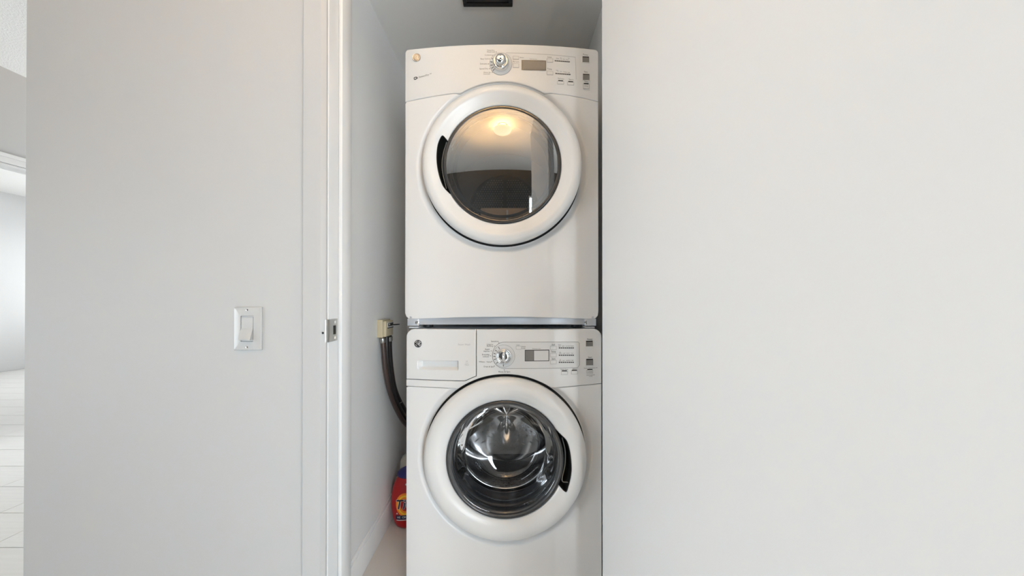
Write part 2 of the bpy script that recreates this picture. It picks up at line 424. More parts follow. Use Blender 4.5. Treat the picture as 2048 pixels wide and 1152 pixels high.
def clip_x(P, xc, sgn):
    out = []
    for a, b in zip(P, P[1:] + P[:1]):
        da, db = sgn*(a[0]-xc), sgn*(b[0]-xc)
        if da >= 0: out.append(a)
        if (da > 0 and db < 0) or (da < 0 and db > 0):
            t = da/(da-db); out.append((xc, a[1] + (b[1]-a[1])*t))
    return out
class Appliance:
    def __init__(s, root, cx, D0, z0, hw, bow):
        s.root = root; s.cx = cx; s.D0 = D0; s.z0 = z0; s.hw = hw; s.b = bow
    def bow(s, x): return -s.b * (1 - (x / s.hw) ** 2)
    def px(s, px, py, off=0.0):
        """a point measured in the photograph, carried onto the bowed front (local x, z)"""
        x = 0.0
        for _ in range(8):
            dd = s.D0 + s.bow(x) + off
            x = (px - VX) / F * dd - s.cx
        return (x, EYE + (VY - py) / F * dd - s.z0)
    def poly(s, pts): return [s.px(*p) for p in pts]
    def slab(s, name, polys, material, parent, lift=0.0005, thick=0.002, off=None):
        """flat polygons that follow the bowed front, standing `lift` proud of it"""
        f = off or (lambda x, z: s.bow(x))
        mb = MB()
        for P in polys:
            n = len(P)
            x0, x1 = min(p[0] for p in P), max(p[0] for p in P)
            if x1 - x0 > 0.03:        # wide pieces: front cut into strips that follow the bow
                k = int((x1 - x0) / 0.008) + 1
                for i in range(k):
                    Q = clip_x(clip_x(P, x0 + (x1-x0)*i/k, 1), x0 + (x1-x0)*(i+1)/k, -1)
                    if len(Q) > 2: mb.add([(x, f(x, z) - lift, z) for x, z in Q], [tuple(range(len(Q)))])
                continue
            front = [(x, f(x, z) - lift, z) for x, z in P]; back = [(x, f(x, z) - lift + thick, z) for x, z in P]
            mb.add(front + back, [tuple(range(n))] + [(i, (i+1) % n, n + (i+1) % n, n + i) for i in range(n)])
        return mb.build(name, material, parent, smooth=30)
    def line(s, pts, wpx):
        """a thin band along a polyline of local points; returns polygons"""
        out = []
        for a, b in zip(pts, pts[1:]):
            dx, dz = b[0]-a[0], b[1]-a[1]; L = math.hypot(dx, dz) or 1
            nx, nz = -dz/L*wpx/2, dx/L*wpx/2
            out.append([(a[0]+nx, a[1]+nz), (b[0]+nx, b[1]+nz), (b[0]-nx, b[1]-nz), (a[0]-nx, a[1]-nz)])
        return out
    def text(s, items, name, material, parent, lift=0.0007):
        """items: (string, px, py, height in px, align, slope)"""
        mb = MB()
        for it in items:
            string, px, py, hpx, al = it[:5]; slope = it[5] if len(it) > 5 else 0.0
            shear = it[6] if len(it) > 6 else 0.0
            x0, z0 = s.px(px, py); sc = (s.D0 + s.bow(x0)) / F
            cu = bpy.data.curves.new('t', 'FONT'); cu.body = string; cu.size = hpx * 1.38 * sc
            cu.align_x = al; cu.align_y = 'CENTER'; cu.resolution_u = 2; cu.shear = shear
            ob = bpy.data.objects.new('t', cu); me = bpy.data.meshes.new_from_object(ob)
            mb.add([(x0 + v.co.x, s.bow(x0 + v.co.x) - lift, z0 + v.co.y - slope * v.co.x) for v in me.vertices],
                   [tuple(p.vertices) for p in me.polygons])
            bpy.data.objects.remove(ob); bpy.data.curves.remove(cu); bpy.data.meshes.remove(me)
        o = mb.build(name, material, parent, smooth=0); o['kind'] = 'stuff'
        return o
    def columns(s, xs, zb, zt, name, material, parent, nz=24, e=0.004, skirt=0.014, extra=None, esides=(True, True)):
        """panel made of columns between zb(x) and zt(x), rolled at its rim"""
        x0, x1 = xs[0], xs[-1]; rows = []
        vs = sorted(set([0, .1, .25, .45, .7, 1.0]))
        for x in xs:
            b_, t_ = zb(x), zt(x); h = max(t_ - b_, 1e-5)
            zz = [b_ + e*v for v in vs] if h > 2.5*e else [b_ + h*0.4*v for v in vs]
            zz2 = [t_ - (z - b_) for z in reversed(zz)]
            mid = [zz[-1] + (zz2[0]-zz[-1])*k/nz for k in range(1, nz)]
            col = zz + mid + zz2
            tx = min(x - x0 if esides[0] else 1, x1 - x if esides[1] else 1)
            pts = []
            for z in col:
                ee = e if h > 2.5*e else h*0.4
                y = s.bow(x) + min(e, roll(tx, e) + roll(min(z-b_, t_-z), ee))
                if extra: y += extra(x, z)
                pts.append((x, y, z))
            rows.append([(pts[0][0], s.bow(x)+skirt, pts[0][2])] + pts + [(pts[-1][0], s.bow(x)+skirt, pts[-1][2])])
        rows = [[(p[0], s.bow(x0)+skirt, p[2]) for p in rows[0]]] + rows + [[(p[0], s.bow(x1)+skirt, p[2]) for p in rows[-1]]]
        return MB().grid(rows).build(name, material, parent, smooth=40)
    def polar(s, c, r_in, inside, recess, rings, name, material, parent, n=360, e=0.004, skirt=0.014, collar=0.05):
        """front panel round the door opening, out to a star-shaped outline"""
        rows = [[] for _ in range(len(rings) + 14)]
        for k in range(n):
            th = 2*PI*k/n; ux, uz = math.cos(th), math.sin(th)
            lo, hi = r_in, 1.2
            for _ in range(40):
                m_ = (lo+hi)/2
                if inside(c[0]+ux*m_, c[1]+uz*m_): lo = m_
                else: hi = m_
            R = lo
            rr = [min(r, R - e*1.02 if R - e*1.02 > r_in else R) for r in rings]
            last = rr[-1]
            outer = [last + (R - e - last) * t for t in (0.15, 0.3, 0.45, 0.6, 0.75, 0.9, 1.0)] if R - e > last else [last]*7
            rim = [R - e + e*t for t in (0.3, 0.55, 0.75, 0.9, 1.0)]
            pts = []
            def P(r, add=0.0):
                x, z = c[0]+ux*r, c[1]+uz*r
                return (x, s.bow(x) + recess(r) + add, z)
            q = P(rr[0]); pts.append((q[0], q[1] + collar, q[2]))
            pts += [P(r) for r in rr] + [P(r) for r in outer] + [P(r, roll(R - r, e)) for r in rim]
            q = P(R); pts.append((q[0], s.bow(q[0]) + skirt + recess(R), q[2]))
            for i, p in enumerate(pts): rows[i].append(p)
        rows = [r for r in rows if r]
        return MB().grid(rows, cu=True).build(name, material, parent, smooth=40)

def xs_for(x0, x1, n, fine=0.03, nf=14):
    a = [x0 + fine * (1 - math.cos(PI/2 * i / nf)) for i in range(nf)]
    b = [x1 - (x - x0) for x in reversed(a)]
    m_ = [a[-1] + (b[0]-a[-1]) * (k+1)/(n+1) for k in range(n)]
    return a + m_ + b
def poly_contains(P, x, z):
    c = False; j = len(P)-1
    for i in range(len(P)):
        if (P[i][1] > z) != (P[j][1] > z) and x < (P[j][0]-P[i][0])*(z-P[i][1])/(P[j][1]-P[i][1]) + P[i][0]: c = not c
        j = i
    return c
def shrink(P, d):
    cx = sum(p[0] for p in P)/len(P); cz = sum(p[1] for p in P)/len(P)
    out = []
    n = len(P)
    for i in range(n):
        a, b, c = P[i-1], P[i], P[(i+1) % n]
        tx, tz = c[0]-a[0], c[1]-a[1]; L = math.hypot(tx, tz) or 1
        nx, nz = tz/L, -tx/L
        if (cx-b[0])*nx + (cz-b[1])*nz < 0: nx, nz = -nx, -nz
        out.append((b[0]+nx*d, b[1]+nz*d))
    return out
def smooth_closed(P, n=5):
    out = []; N = len(P)
    for i in range(N):
        a, b, c, d = [Vector((p[0], p[1])) for p in (P[i-1], P[i], P[(i+1) % N], P[(i+2) % N])]
        for k in range(n):
            t = k/n
            v = 0.5*((2*b)+(c-a)*t+(2*a-5*b+4*c-d)*t*t+(3*b-a-3*c+d)*t**3); out.append((v.x, v.y))
    return out

def door_bezel(ap, c, prof, pocket, parent, material, y0):
    """white door ring, a lathe with the hand pocket left open"""
    n = 360; mb = MB(); base = 0
    rows = [[(c[0]+r*math.cos(2*PI*k/n), y0+y, c[1]+r*math.sin(2*PI*k/n)) for k in range(n)] for r, y in prof]
    for r in rows: mb.v += r
    R = len(rows)
    for i in range(R-1):
        for k in range(n):
            k2 = (k+1) % n
            cxm = (rows[i][k][0]+rows[i+1][k2][0])/2; czm = (rows[i][k][2]+rows[i+1][k2][2])/2
            if 2 < i and poly_contains(pocket, cxm, czm): continue
            mb.f.append((i*n+k, i*n+k2, (i+1)*n+k2, (i+1)*n+k))
    return mb.build('bezel', material, parent, smooth=45)
def prof_y(prof, r):
    best = None
    for (r1, y1), (r2, y2) in zip(prof, prof[1:]):
        lo, hi = min(r1, r2), max(r1, r2)
        if lo <= r <= hi and hi > lo:
            y = y1 + (y2-y1)*(r-r1)/(r2-r1)
            best = y if best is None else min(best, y)
    return best if best is not None else prof[-1][1]
def densify(prof, n=4):
    pts = bez([(a, b, 0) for a, b in prof], n); return [(p[0], p[1]) for p in pts]

def hand_pocket(ap, c, prof, pocket, y0, parent, rib=None):
    """black pocket: proud rim following the ring surface and a cavity behind it"""
    def ys(x, z): return y0 + prof_y(prof, max(prof[-1][0], min(0.27, math.hypot(x-c[0], z-c[1]))))
    P = smooth_closed(pocket, 6); n = len(P)
    P1 = shrink(P, 0.0022); P2 = shrink(P, 0.0036); P3 = shrink(P, 0.006)
    rows = [[(x, ys(x, z) + 0.004, z) for x, z in P], [(x, ys(x, z) - 0.0012, z) for x, z in P], [(x, ys(x, z) - 0.0016, z) for x, z in P1],
            [(x, ys(x, z) + 0.001, z) for x, z in P2], [(x, ys(x, z) + 0.020, z) for x, z in P3]]
    mb = MB().grid(rows, cu=True); base = len(mb.v) - n
    mb.f.append(tuple(base + k for k in range(n)))
    h = mb.build('handle', 'smoke_handle', parent, smooth=50)
    if rib:
        pts = bez([(x, ys(x, z) + 0.001, z) for x, z in rib], 6)
        MB().tube(pts, 0.0017, 8).build('grip_edge', 'handle_edge', parent)
    return h
mat('smoke_handle', (0.010, 0.011, 0.010), 0.22)
mat('handle_edge', (0.10, 0.105, 0.10), 0.3)

def emblem(ap, pxc, pyc, rpx, dark, name, parent):
    cx_, cz_ = ap.px(pxc, pyc); r = rpx * ap.D0 / F
    y = ap.bow(cx_)
    mb = MB().lathe([(r, y+0.001), (r, y-0.0015), (r*0.94, y-0.0026), (r*0.86, y-0.0024), (r*0.82, y-0.0014), (0, y-0.0014)], (cx_, cz_), 40)
    ring = mb.build(name, 'chrome' if dark else 'emblem_gold', parent)
    f = MB().lathe([(r*0.81, y-0.0016), (r*0.81, y-0.0019), (0, y-0.0019)], (cx_, cz_), 32).build('emblem_face', 'black_plastic' if dark else 'emblem_gold_dark', ring)
    # scrolled border dots and a script monogram
    mb = MB()
    for k in range(4):
        a = PI/4 + k*PI/2
        pts = [(cx_ + r*0.66*math.cos(a+t*0.5), y-0.0021, cz_ + r*0.66*math.sin(a+t*0.5)) for t in (-1, -.5, 0, .5, 1)]
        mb.tube(pts, r*0.045, 6)
    for string, dx, dz, sz in (('G', -0.16, 0.10, 1.0), ('E', 0.20, -0.10, 1.0)):
        cu = bpy.data.curves.new('t', 'FONT'); cu.body = string; cu.size = r*sz*0.95; cu.shear = 0.35
        cu.align_x = 'CENTER'; cu.align_y = 'CENTER'; cu.extrude = 0.0002; cu.resolution_u = 3
        ob = bpy.data.objects.new('t', cu); me = bpy.data.meshes.new_from_object(ob)
        mb.add([(cx_ + dx*r + v.co.x, y-0.0022 - v.co.z, cz_ + dz*r + v.co.y) for v in me.vertices], [tuple(p.vertices) for p in me.polygons])
        bpy.data.objects.remove(ob); bpy.data.curves.remove(cu); bpy.data.meshes.remove(me)
    mb.build('monogram', 'label_white' if dark else 'emblem_gold', ring)
mat('emblem_gold', (0.66, 0.64, 0.62), 0.15, metal=1.0)
mat('emblem_gold_dark', (0.40, 0.38, 0.35), 0.3, metal=0.8)

def frame_rect(ap, x0, y0, x1, y1, w=0.8, sl=0.0):
    """outline of a button, four thin bands in photo pixels"""
    p = [ap.px(x0, y0), ap.px(x1, y0+sl*(x1-x0)), ap.px(x1, y1+sl*(x1-x0)), ap.px(x0, y1)]
    return ap.line(p + [p[0]], w*ap.D0/F)
def quad(ap, x0, y0, x1, y1, sl=0.0):
    return [ap.px(x0, y0), ap.px(x1, y0+sl*(x1-x0)), ap.px(x1, y1+sl*(x1-x0)), ap.px(x0, y1)]
def button(ap, x0, y0, x1, y1, name, material, parent, lift=0.0014, sl=0.0, r=0.0016):
    P = quad(ap, x0, y0, x1, y1, sl)
    o = ap.slab(name, [P], material, parent, lift=lift, thick=0.003)
    ap.slab('button_edge', frame_rect(ap, x0-.4, y0-.4, x1+.4, y1+.4, .8, sl), 'print_light', o, lift=lift*0.6, thick=0.001)
    return o

def gap_ring(ap, c, r0, r1, rec, parent, n=160):  # black ring laid on the recess floor as shade round the door
    rows = [[(c[0]+r*math.cos(2*PI*k/n), ap.bow(c[0]+r*math.cos(2*PI*k/n)) + rec(r) - 0.0008, c[1]+r*math.sin(2*PI*k/n)) for k in range(n)] for r in (r0, r1)]
    return MB().grid(rows, cu=True).build('door_gap_shade', 'gap_black', parent)
def cabinet(ap, depth, h, z_lo, parent, name='cabinet', top_in=0.006, inset=0.003):
    hw = ap.hw - inset
    mb = MB().box(-hw, hw, 0.012, depth, z_lo, h - top_in)
    # open front so the drum shows through the door
    mb.f = [f for f in mb.f if f != (0, 1, 5, 4)]
    return mb.build(name, 'enamel', parent, smooth=0, fix=False)

# ------------------------------------------------------------------ WASHER
wr = empty('washing_machine', (-0.023, 1.231, 0.0), 'white front-loading washing machine standing under the dryer', 'washing machine')
wa = Appliance(wr, -0.023, 1.231, 0.0, 0.343, 0.026)
HW = wa.hw
cabinet(wa, 0.74, 0.992, 0.02, wr, inset=0.004)
MB().box(-0.331, 0.331, 0.006, 0.74, 0.984, 0.9965).build('lid', 'enamel', wr, bevel=0.003)
for sx in (-0.29, 0.29):
    for y in (0.06, 0.68):
        MB().lathe_z([(0, 0), (0.022, 0), (0.022, 0.006), (0.010, 0.010), (0.010, 0.021), (0, 0.021)], (sx, y), 20).build('foot', 'dark_rubber', wr)
wdc = wa.px(1010, 920, -0.02)           # door centre
WG = 0.2860                              # radius of the opening round the door
WTOP = 1.000
def corner_top(x, H, r, x0, x1):
    t = min(x - x0, x1 - x)
    return H - (r - math.sqrt(max(0, r*r - (r-t)**2)) if t < r else 0)
w_drawer_bot = [wa.px(813, 757.5), wa.px(870, 760), wa.px(930, 761.5), wa.px(951, 752)]
w_seam_l = [wa.px(813, 772), wa.px(870, 775), wa.px(930, 778)]
w_seam_r = [wa.px(1085, 778), wa.px(1145, 773), wa.px(1204, 767)]
xd = wa.px(952.5, 700)[0]                # drawer / console joint
def w_circle_top(x):
    dx = x - wdc[0]
    return wdc[1] + math.sqrt(max(0, WG*WG - dx*dx)) if abs(dx) < WG else -9
def w_seam(x):
    return interp(x, w_seam_l) if x < 0 else interp(x, w_seam_r)
def con_bot(x):
    return max(w_seam(x) + 0.0008, w_circle_top(x))
# control panel right of the drawer and the strip under the drawer
g = 0.0011
# recessed buttons in the console are separate; panel itself:
console = wa.columns(xs_for(xd + g, HW, 70), con_bot, lambda x: corner_top(x, WTOP, 0.030, -HW, HW), 'control_panel', 'plastic_white', wr, nz=22, e=0.003)
strip = wa.columns(xs_for(-HW, xd + 0.004, 60), con_bot, lambda x: interp(x, w_drawer_bot) - 2*g, 'drawer_surround', 'plastic_white', wr, nz=6, e=0.0015)
# detergent drawer with a sunken grip
gx0, gz1 = wa.px(834, 720.5); gx1, gz0 = wa.px(917, 741)
def grip(x, z):
    if not (gx0 < x < gx1 and gz0 < z < gz1): return 0.0
    a = sstep((x-gx0)/0.018) * sstep((gx1-x)/0.004) * sstep((z-gz0)/0.010) * sstep((gz1-z)/0.004)
    return 0.017*a
dxs = sorted(set(xs_for(-HW, xd - g, 60) + [gx0 + 0.018*i/8 for i in range(9)] + [gx1 - 0.004*i/4 for i in range(5)]))
drawer = wa.columns(dxs, lambda x: interp(x, w_drawer_bot), lambda x: corner_top(x, WTOP, 0.030, -HW, HW), 'detergent_drawer', 'plastic_white', wr, nz=70, e=0.003, extra=grip)
# lower front panel round the door
def w_inside(x, z):
    if abs(x) > HW or z < 0.06: return False
    if math.hypot(x-wdc[0], z-wdc[1]) < WG + 0.0005: return True
    return z < w_seam(x) - 0.0008
def w_recess(r):
    return 0.016*(1 - sstep((r-0.284)/0.022))
wa.polar(wdc, 0.205, w_inside, w_recess, [0.205, 0.212, 0.25, 0.280, 0.284, 0.288, 0.292, 0.296, 0.300, 0.304, 0.308], 'front_panel', 'enamel', wr, e=0.003)
# kick panel
MB().box(-0.336, 0.336, 0.012, 0.03, 0.02, 0.062).build('kick_panel', 'plastic_white', wr, bevel=0.002)
# gasket, drum and drum back
gs = MB().lathe([(0.212, 0.030), (0.200, 0.018), (0.192, 0.020), (0.186, 0.030), (0.190, 0.045), (0.184, 0.060), (0.180, 0.078), (0.184, 0.092), (0.192, 0.100), (0.196, 0.112)], wdc, 96)
gs.build('door_gasket', 'dark_rubber', wr, smooth=60)
dm = MB().lathe([(0.196, 0.10), (0.255, 0.115), (0.262, 0.14), (0.262, 0.46), (0.25, 0.49)], wdc, 96)
drum = dm.build('drum', 'drum_steel', wr, smooth=50)
rows = []
for r in [0.25*i/24 for i in range(25)]:
    row = []
    for k in range(144):
        th = 2*PI*k/144
        u = r/0.25
        lobe = (0.5 + 0.5*math.cos(3*(th + PI/2)))**2
        y = 0.485 - 0.075*math.cos(u*PI/2)**2 - 0.050*lobe*math.sin(u*PI)**1.0*(0.35 + 0.65*u)
        row.append((wdc[0] + r*math.cos(th), y, wdc[1] + r*math.sin(th)))
    rows.append(row)
MB().grid(rows, cu=True).build('drum_back', 'steel', drum, smooth=60)
MB().lathe([(0.05, 0.448), (0.05, 0.430), (0.044, 0.424), (0.0, 0.420)], wdc, 48).build('drum_hub', 'steel', drum)
for a in (90, 210, 330):      # lifters along the drum wall
    th = math.radians(a); mb = MB(); rows = []
    for yy, sc in ((0.15, 0.3), (0.18, 0.9), (0.30, 1.0), (0.42, 0.9), (0.46, 0.3)):
        row = []
        for t in (-1, -.7, -.35, 0, .35, .7, 1):
            rad = 0.262 - 0.055*sc*math.cos(t*PI/2)
            aa = th + t*0.17
            row.append((wdc[0]+rad*math.cos(aa), yy, wdc[1]+rad*math.sin(aa)))
        rows.append(row)
    mb.grid(rows).build('lifter', 'steel', drum, smooth=60)
# perforations of the drum wall (too small to pick apart)
mb = MB()
for i in range(72):
    th = 2*PI*i/72
    if min(abs(((math.degrees(th) - a + 180) % 360) - 180) for a in (90, 210, 330)) < 14: continue
    for q in range(14):
        yy = 0.155 + 0.021*q; t2 = th + (0.5 if q % 2 else 0)*2*PI/72
        pts = []
        for k in range(6):
            aa = t2 + 0.012*math.cos(k*PI/3)
            pts.append((wdc[0]+0.2612*math.cos(aa), yy + 0.0032*math.sin(k*PI/3), wdc[1]+0.2612*math.sin(aa)))
        mb.add(pts, [tuple(range(6))])
mb.build('drum_perforations', 'gap_black', drum, smooth=0)['kind'] = 'stuff'
# back plate so no light leaks behind the drum
MB().lathe([(0.30, 0.11), (0.30, 0.52), (0.0, 0.52)], wdc, 48).build('tub', 'dark_rubber', wr)

# door of the washer
Y0 = -wa.b - 0.002
wprof = densify([(0.2735, 0.040), (0.2755, 0.020), (0.2775, 0.004), (0.2775, -0.006), (0.2750, -0.014), (0.268, -0.021), (0.255, -0.0265), (0.240, -0.0285), (0.226, -0.0265), (0.212, -0.021), (0.2025, -0.0145), (0.1995, -0.008), (0.1985, 0.004)], 5)
wdoor = bpy.data.objects.new('door', None); COL.objects.link(wdoor); wdoor.parent = wr; wdoor.empty_display_size = 0.05
wpk = [wa.px(*p, -0.05) for p in [(1107,857),(1111,862),(1122,872),(1134,883),(1140,900),(1143,920),(1144,940),(1142,958),(1138,974),(1134,986),(1128,985),(1121,979),(1114,973),(1119,960),(1122,946),(1124,928),(1124.5,911),(1123,897),(1119,882),(1113,868)]]
door_bezel(wa, wdc, wprof, wpk, wdoor, 'plastic_white', Y0)
hand_pocket(wa, wdc, wprof, wpk, Y0, wdoor, rib=[wa.px(*p, -0.05) for p in [(1126,880),(1132,905),(1132,935),(1126,967),(1137,968)]])
MB().lathe(densify([(0.2005, Y0-0.010), (0.1985, Y0-0.017), (0.193, Y0-0.0185), (0.187, Y0-0.014), (0.184, Y0-0.002), (0.184, Y0+0.02)], 4), wdc, 128).build('glass_rim', 'smoke_plastic', wdoor, smooth=60)
MB().lathe(densify([(0.192, Y0-0.018), (0.180, Y0-0.014), (0.172, Y0+0.004), (0.165, Y0+0.045), (0.156, Y0+0.095), (0.145, Y0+0.124), (0.122, Y0+0.146), (0.085, Y0+0.158), (0.04, Y0+0.165), (0.0, Y0+0.167)], 5), wdc, 128).build('glass_bowl', 'washer_glass', wdoor, smooth=80)
MB().lathe([(0.1745, 0.022), (0.1735, 0.017), (0.1715, 0.0165), (0.1705, 0.020)], wdc, 96).build('seal_ring', 'chrome', wdoor)
MB().lathe(densify([(0.190, 0.106), (0.180, 0.099), (0.174, 0.098), (0.171, 0.103), (0.174, 0.112), (0.196, 0.116)], 3), wdc, 96).build('drum_lip', 'steel', drum, smooth=70)
gap_ring(wa, wdc, 0.270, 0.2835, w_recess, wdoor)

# controls of the washer
inset = [wa.px(1009 + 24.0*math.cos(t), 710.5 + 26.0*math.sin(t)) for t in [math.radians(a) for a in range(90, 271, 9)]]
inset += [wa.px(1090, 684.2), wa.px(1156, 684.2), wa.px(1158, 686), wa.px(1158.6, 730), wa.px(1155, 734.5), wa.px(1100, 736.2)]
wa.slab('inset_border', [shrink(inset, -0.0014)], 'grey_line', console, lift=0.0003, thick=0.002)
wa.slab('inset_panel', [inset], 'silver_inset', console, lift=0.0006, thick=0.002)
lc = wa.slab('display_frame', [quad(wa, 1049.5, 699.5, 1098.5, 722.5, -0.01)], 'print_grey', wr, lift=0.0010)
wa.slab('display_screen', [quad(wa, 1068, 701, 1097, 721, -0.01)], 'lcd_light', lc, lift=0.0013)
wa.slab('display_dark_part', [quad(wa, 1050.8, 701, 1067, 721, 0)], 'lcd', lc, lift=0.0013)  # darker left part of the display
def knob(ap, pxc, pyc, r_ring, r_knob, parent, ticks, tilt, dome):
    c_ = ap.px(pxc, pyc); s_ = ap.D0/F; y = ap.bow(c_[0])
    k_ = bpy.data.objects.new('cycle_knob', None); COL.objects.link(k_); k_.parent = ap.root; k_.empty_display_size = 0.02
    R1, R2 = r_ring*s_, r_knob*s_
    MB().lathe([(R1, y+0.001), (R1, y-0.0012), (R1*0.985, y-0.0016), (0, y-0.0016)], c_, 64).build('dial_ring', 'silver_inset', k_)
    MB().lathe([(R1*1.02, y+0.001), (R1*1.02, y-0.0009), (R1*0.96, y-0.0009)], c_, 64).build('dial_border', 'grey_line', k_)
    mb = MB()
    for a in ticks:
        t = math.radians(a); ux, uz = math.cos(t), math.sin(t); nx, nz = -uz, ux
        a1, a2, w_ = R1*0.78, R1*0.94, R1*0.028
        mb.add([(c_[0]+ux*q+nx*e_, y-0.0019, c_[1]+uz*q+nz*e_) for q, e_ in ((a1, -w_), (a2, -w_), (a2, w_), (a1, w_))], [(0, 1, 2, 3)])
    mb.build('dial_ticks', 'gap_black', k_, smooth=0)
    if dome:
        MB().lathe(densify([(R2, y-0.0016), (R2, y-0.008), (R2*0.95, y-0.014), (R2*0.84, y-0.018), (R2*0.78, y-0.0185), (R2*0.74, y-0.016), (R2*0.70, y-0.019), (R2*0.62, y-0.027), (R2*0.45, y-0.032), (R2*0.2, y-0.034), (0.0, y-0.0345)], 3), c_, 64).build('knob_body', 'chrome', k_, smooth=70)
    else:
        MB().lathe(densify([(R2, y-0.0016), (R2, y-0.006), (R2*0.93, y-0.011), (R2*0.84, y-0.012), (R2*0.74, y-0.010), (R2*0.64, y-0.010), (R2*0.60, y-0.013), (R2*0.55, y-0.015), (0, y-0.0155)], 3), c_, 64).build('knob_body', 'chrome', k_, smooth=70)
    # grip bar across the knob
    gb = MB(); L = R2*(0.60 if not dome else 0.5); w_ = R2*0.20; H1 = y - (0.029 if not dome else 0.036)
    ux, uz = math.cos(math.radians(tilt)), math.sin(math.radians(tilt)); nx, nz = -uz, ux
    base = y-0.012
    rows = []
    for q, ww, hh in ((-1, .35, .15), (-.85, .8, .75), (-.4, 1, 1), (.4, 1, 1), (.85, .8, .75), (1, .35, .15)):
        row = []
        for e_, hf in ((-1, 0), (-.85, .7), (-.4, 1), (.4, 1), (.85, .7), (1, 0)):
            row.append((c_[0]+ux*q*L+nx*e_*ww*w_, base + (H1-base)*hf*hh, c_[1]+uz*q*L+nz*e_*ww*w_))
        rows.append(row)
    gb.grid(rows).build('grip_bar', 'chrome', k_, smooth=60)
    return k_
knob(wa, 1007.5, 712, 21.5, 15.8, console, [120, 145, 165, 182, 200, 225, 268], 90, False)
for i, (y0, nm) in enumerate(((692.4, 'soil'), (706.6, 'temp'), (720.6, 'spin'))):
    o = button(wa, 1101, y0, 1112, y0 + 6.6, 'option_button', 'button_light', wr)
o = button(wa, 1032.5, 692.5, 1042, 698.2, 'option_button', 'button_light', wr)
for (x0, y0) in ((1123, 743), (1143, 742)):
    o = button(wa, x0, y0, x0 + 11.5, y0 + 5.6, 'option_button', 'button_light', wr, sl=-0.02)
    wa.slab('button_slot', [quad(wa, x0 + 0.5, y0 - 2.2, x0 + 10.6, y0 - 0.6, -0.02)], 'gap_black', o, lift=0.0012)
def big_button(ap, x0, y0, x1, y1, parent, name, sl=0.0, wrap=True):
    """deep-set square push button"""
    o = ap.slab(name, [quad(ap, x0, y0, x1, y1, sl)], 'button_grey', parent, lift=0.0016, thick=0.003)
    ap.slab('button_shadow_gap', [quad(ap, x0 + 0.3, y0 - 2.0, x1 - 0.3, y0, sl)], 'gap_black', o, lift=0.0010)
    ap.slab('button_bezel', [quad(ap, x0 - 1.4, y0 - 1.2, x0, y1 + 1.2, sl), quad(ap, x1, y0 - 1.2 + sl*0, x1 + 1.6, y1 + 1.2, sl), quad(ap, x0, y1, x1, y1 + 1.3, sl)], 'button_light', o, lift=0.0018, thick=0.003)
    return o
big_button(wa, 1171.5, 683.6, 1185.5, 692.6, wr, 'power_button', -0.02)
big_button(wa, 1172, 719.8, 1186, 730.4, wr, 'start_button', -0.02)
o = button(wa, 1173.6, 740.4, 1185, 746.2, 'lock_button', 'button_light', wr, sl=-0.03)
wa.slab('button_slot', [quad(wa, 1174.5, 737.8, 1184.5, 739.4, -0.03)], 'gap_black', o, lift=0.0012)
# indicator strips
for yb in (694.6, 709.2, 723.4):
    P = []
    xx = 1117.5
    for k in range(8):
        wpx = 3.4 if k < 5 else 3.6
        P.append(quad(wa, xx, yb, xx + wpx - 0.5, yb + 2.2, 0)); xx += 3.85
    wa.slab('indicator_strip', P, 'print_grey', console, lift=0.0010)
T = 'print_grey'
wa.text([('Sensitive', 997.5, 682.6, 3.2, 'RIGHT'), ('Lingerie', 986.5, 688.8, 2.9, 'RIGHT'), ('Bedding', 986.5, 692, 2.9, 'RIGHT'),
         ('Rapid', 979, 698.6, 2.9, 'RIGHT'), ('express', 979.5, 702.2, 2.9, 'RIGHT'), ('Everyday', 979, 709.2, 3.0, 'RIGHT'), ('colours', 978, 713, 3.0, 'RIGHT'),
         ('Whites - heavy', 982.5, 723.6, 2.9, 'RIGHT'), ('Drain & Spin', 988, 733.2, 2.9, 'RIGHT'), ('Rinse & Spin', 1008.8, 743.4, 3.4, 'CENTER')],
        'cycle_lettering', T, console)
wa.slab('cycle_marks', [quad(wa, x, y, x + 1.2, y + 1.6) for x, y in ((997.2, 685), (988.4, 691.2), (981.8, 701), (980.4, 710.8), (983, 722), (988.2, 731.2), (1008, 739))], 'print_grey', console, lift=0.0007)['kind'] = 'stuff'
wa.text([('Soil', 1106.5, 689.3, 3.2, 'CENTER'), ('Temp', 1106.5, 703, 3.2, 'CENTER'), ('Spin', 1107, 717.4, 3.2, 'CENTER'),
         ('Steam', 1036, 690, 2.0, 'CENTER'), ('Hold', 1043.6, 693.2, 2.7, 'LEFT'), ('Lock', 1043.6, 696.6, 2.7, 'LEFT'), ('Estimated time', 1073, 697.2, 2.0, 'CENTER'),
         ('Extra', 1119, 689.2, 1.9, 'CENTER'), ('light   light   normal  heavy', 1132, 691.8, 2.1, 'CENTER'), ('tap', 1120, 704, 1.9, 'CENTER'), ('cold   cold   warm    hot', 1132, 706.4, 2.1, 'CENTER'),
         ('no', 1120.5, 718.3, 1.9, 'CENTER'), ('spin   low   medium  high', 1132.5, 720.6, 2.1, 'CENTER'),
         ('Delay Start', 1128.5, 738.6, 2.4, 'CENTER', 0.0), ('Signal \u266a', 1150, 737.6, 2.6, 'CENTER'), ('Power', 1179.5, 678.2, 3.1, 'CENTER'), ('Start', 1179.8, 714.3, 3.1, 'CENTER'),
         ('Pause   hold 3 seconds', 1181, 735.6, 2.2, 'CENTER', -0.03), ('LOCK', 1179.6, 743.6, 2.6, 'CENTER'), ('Hold 3 seconds', 1181, 749.6, 2.0, 'CENTER', -0.02), ('to lock', 1181, 752, 1.8, 'CENTER')],
        'button_lettering', T, console, lift=0.0017)
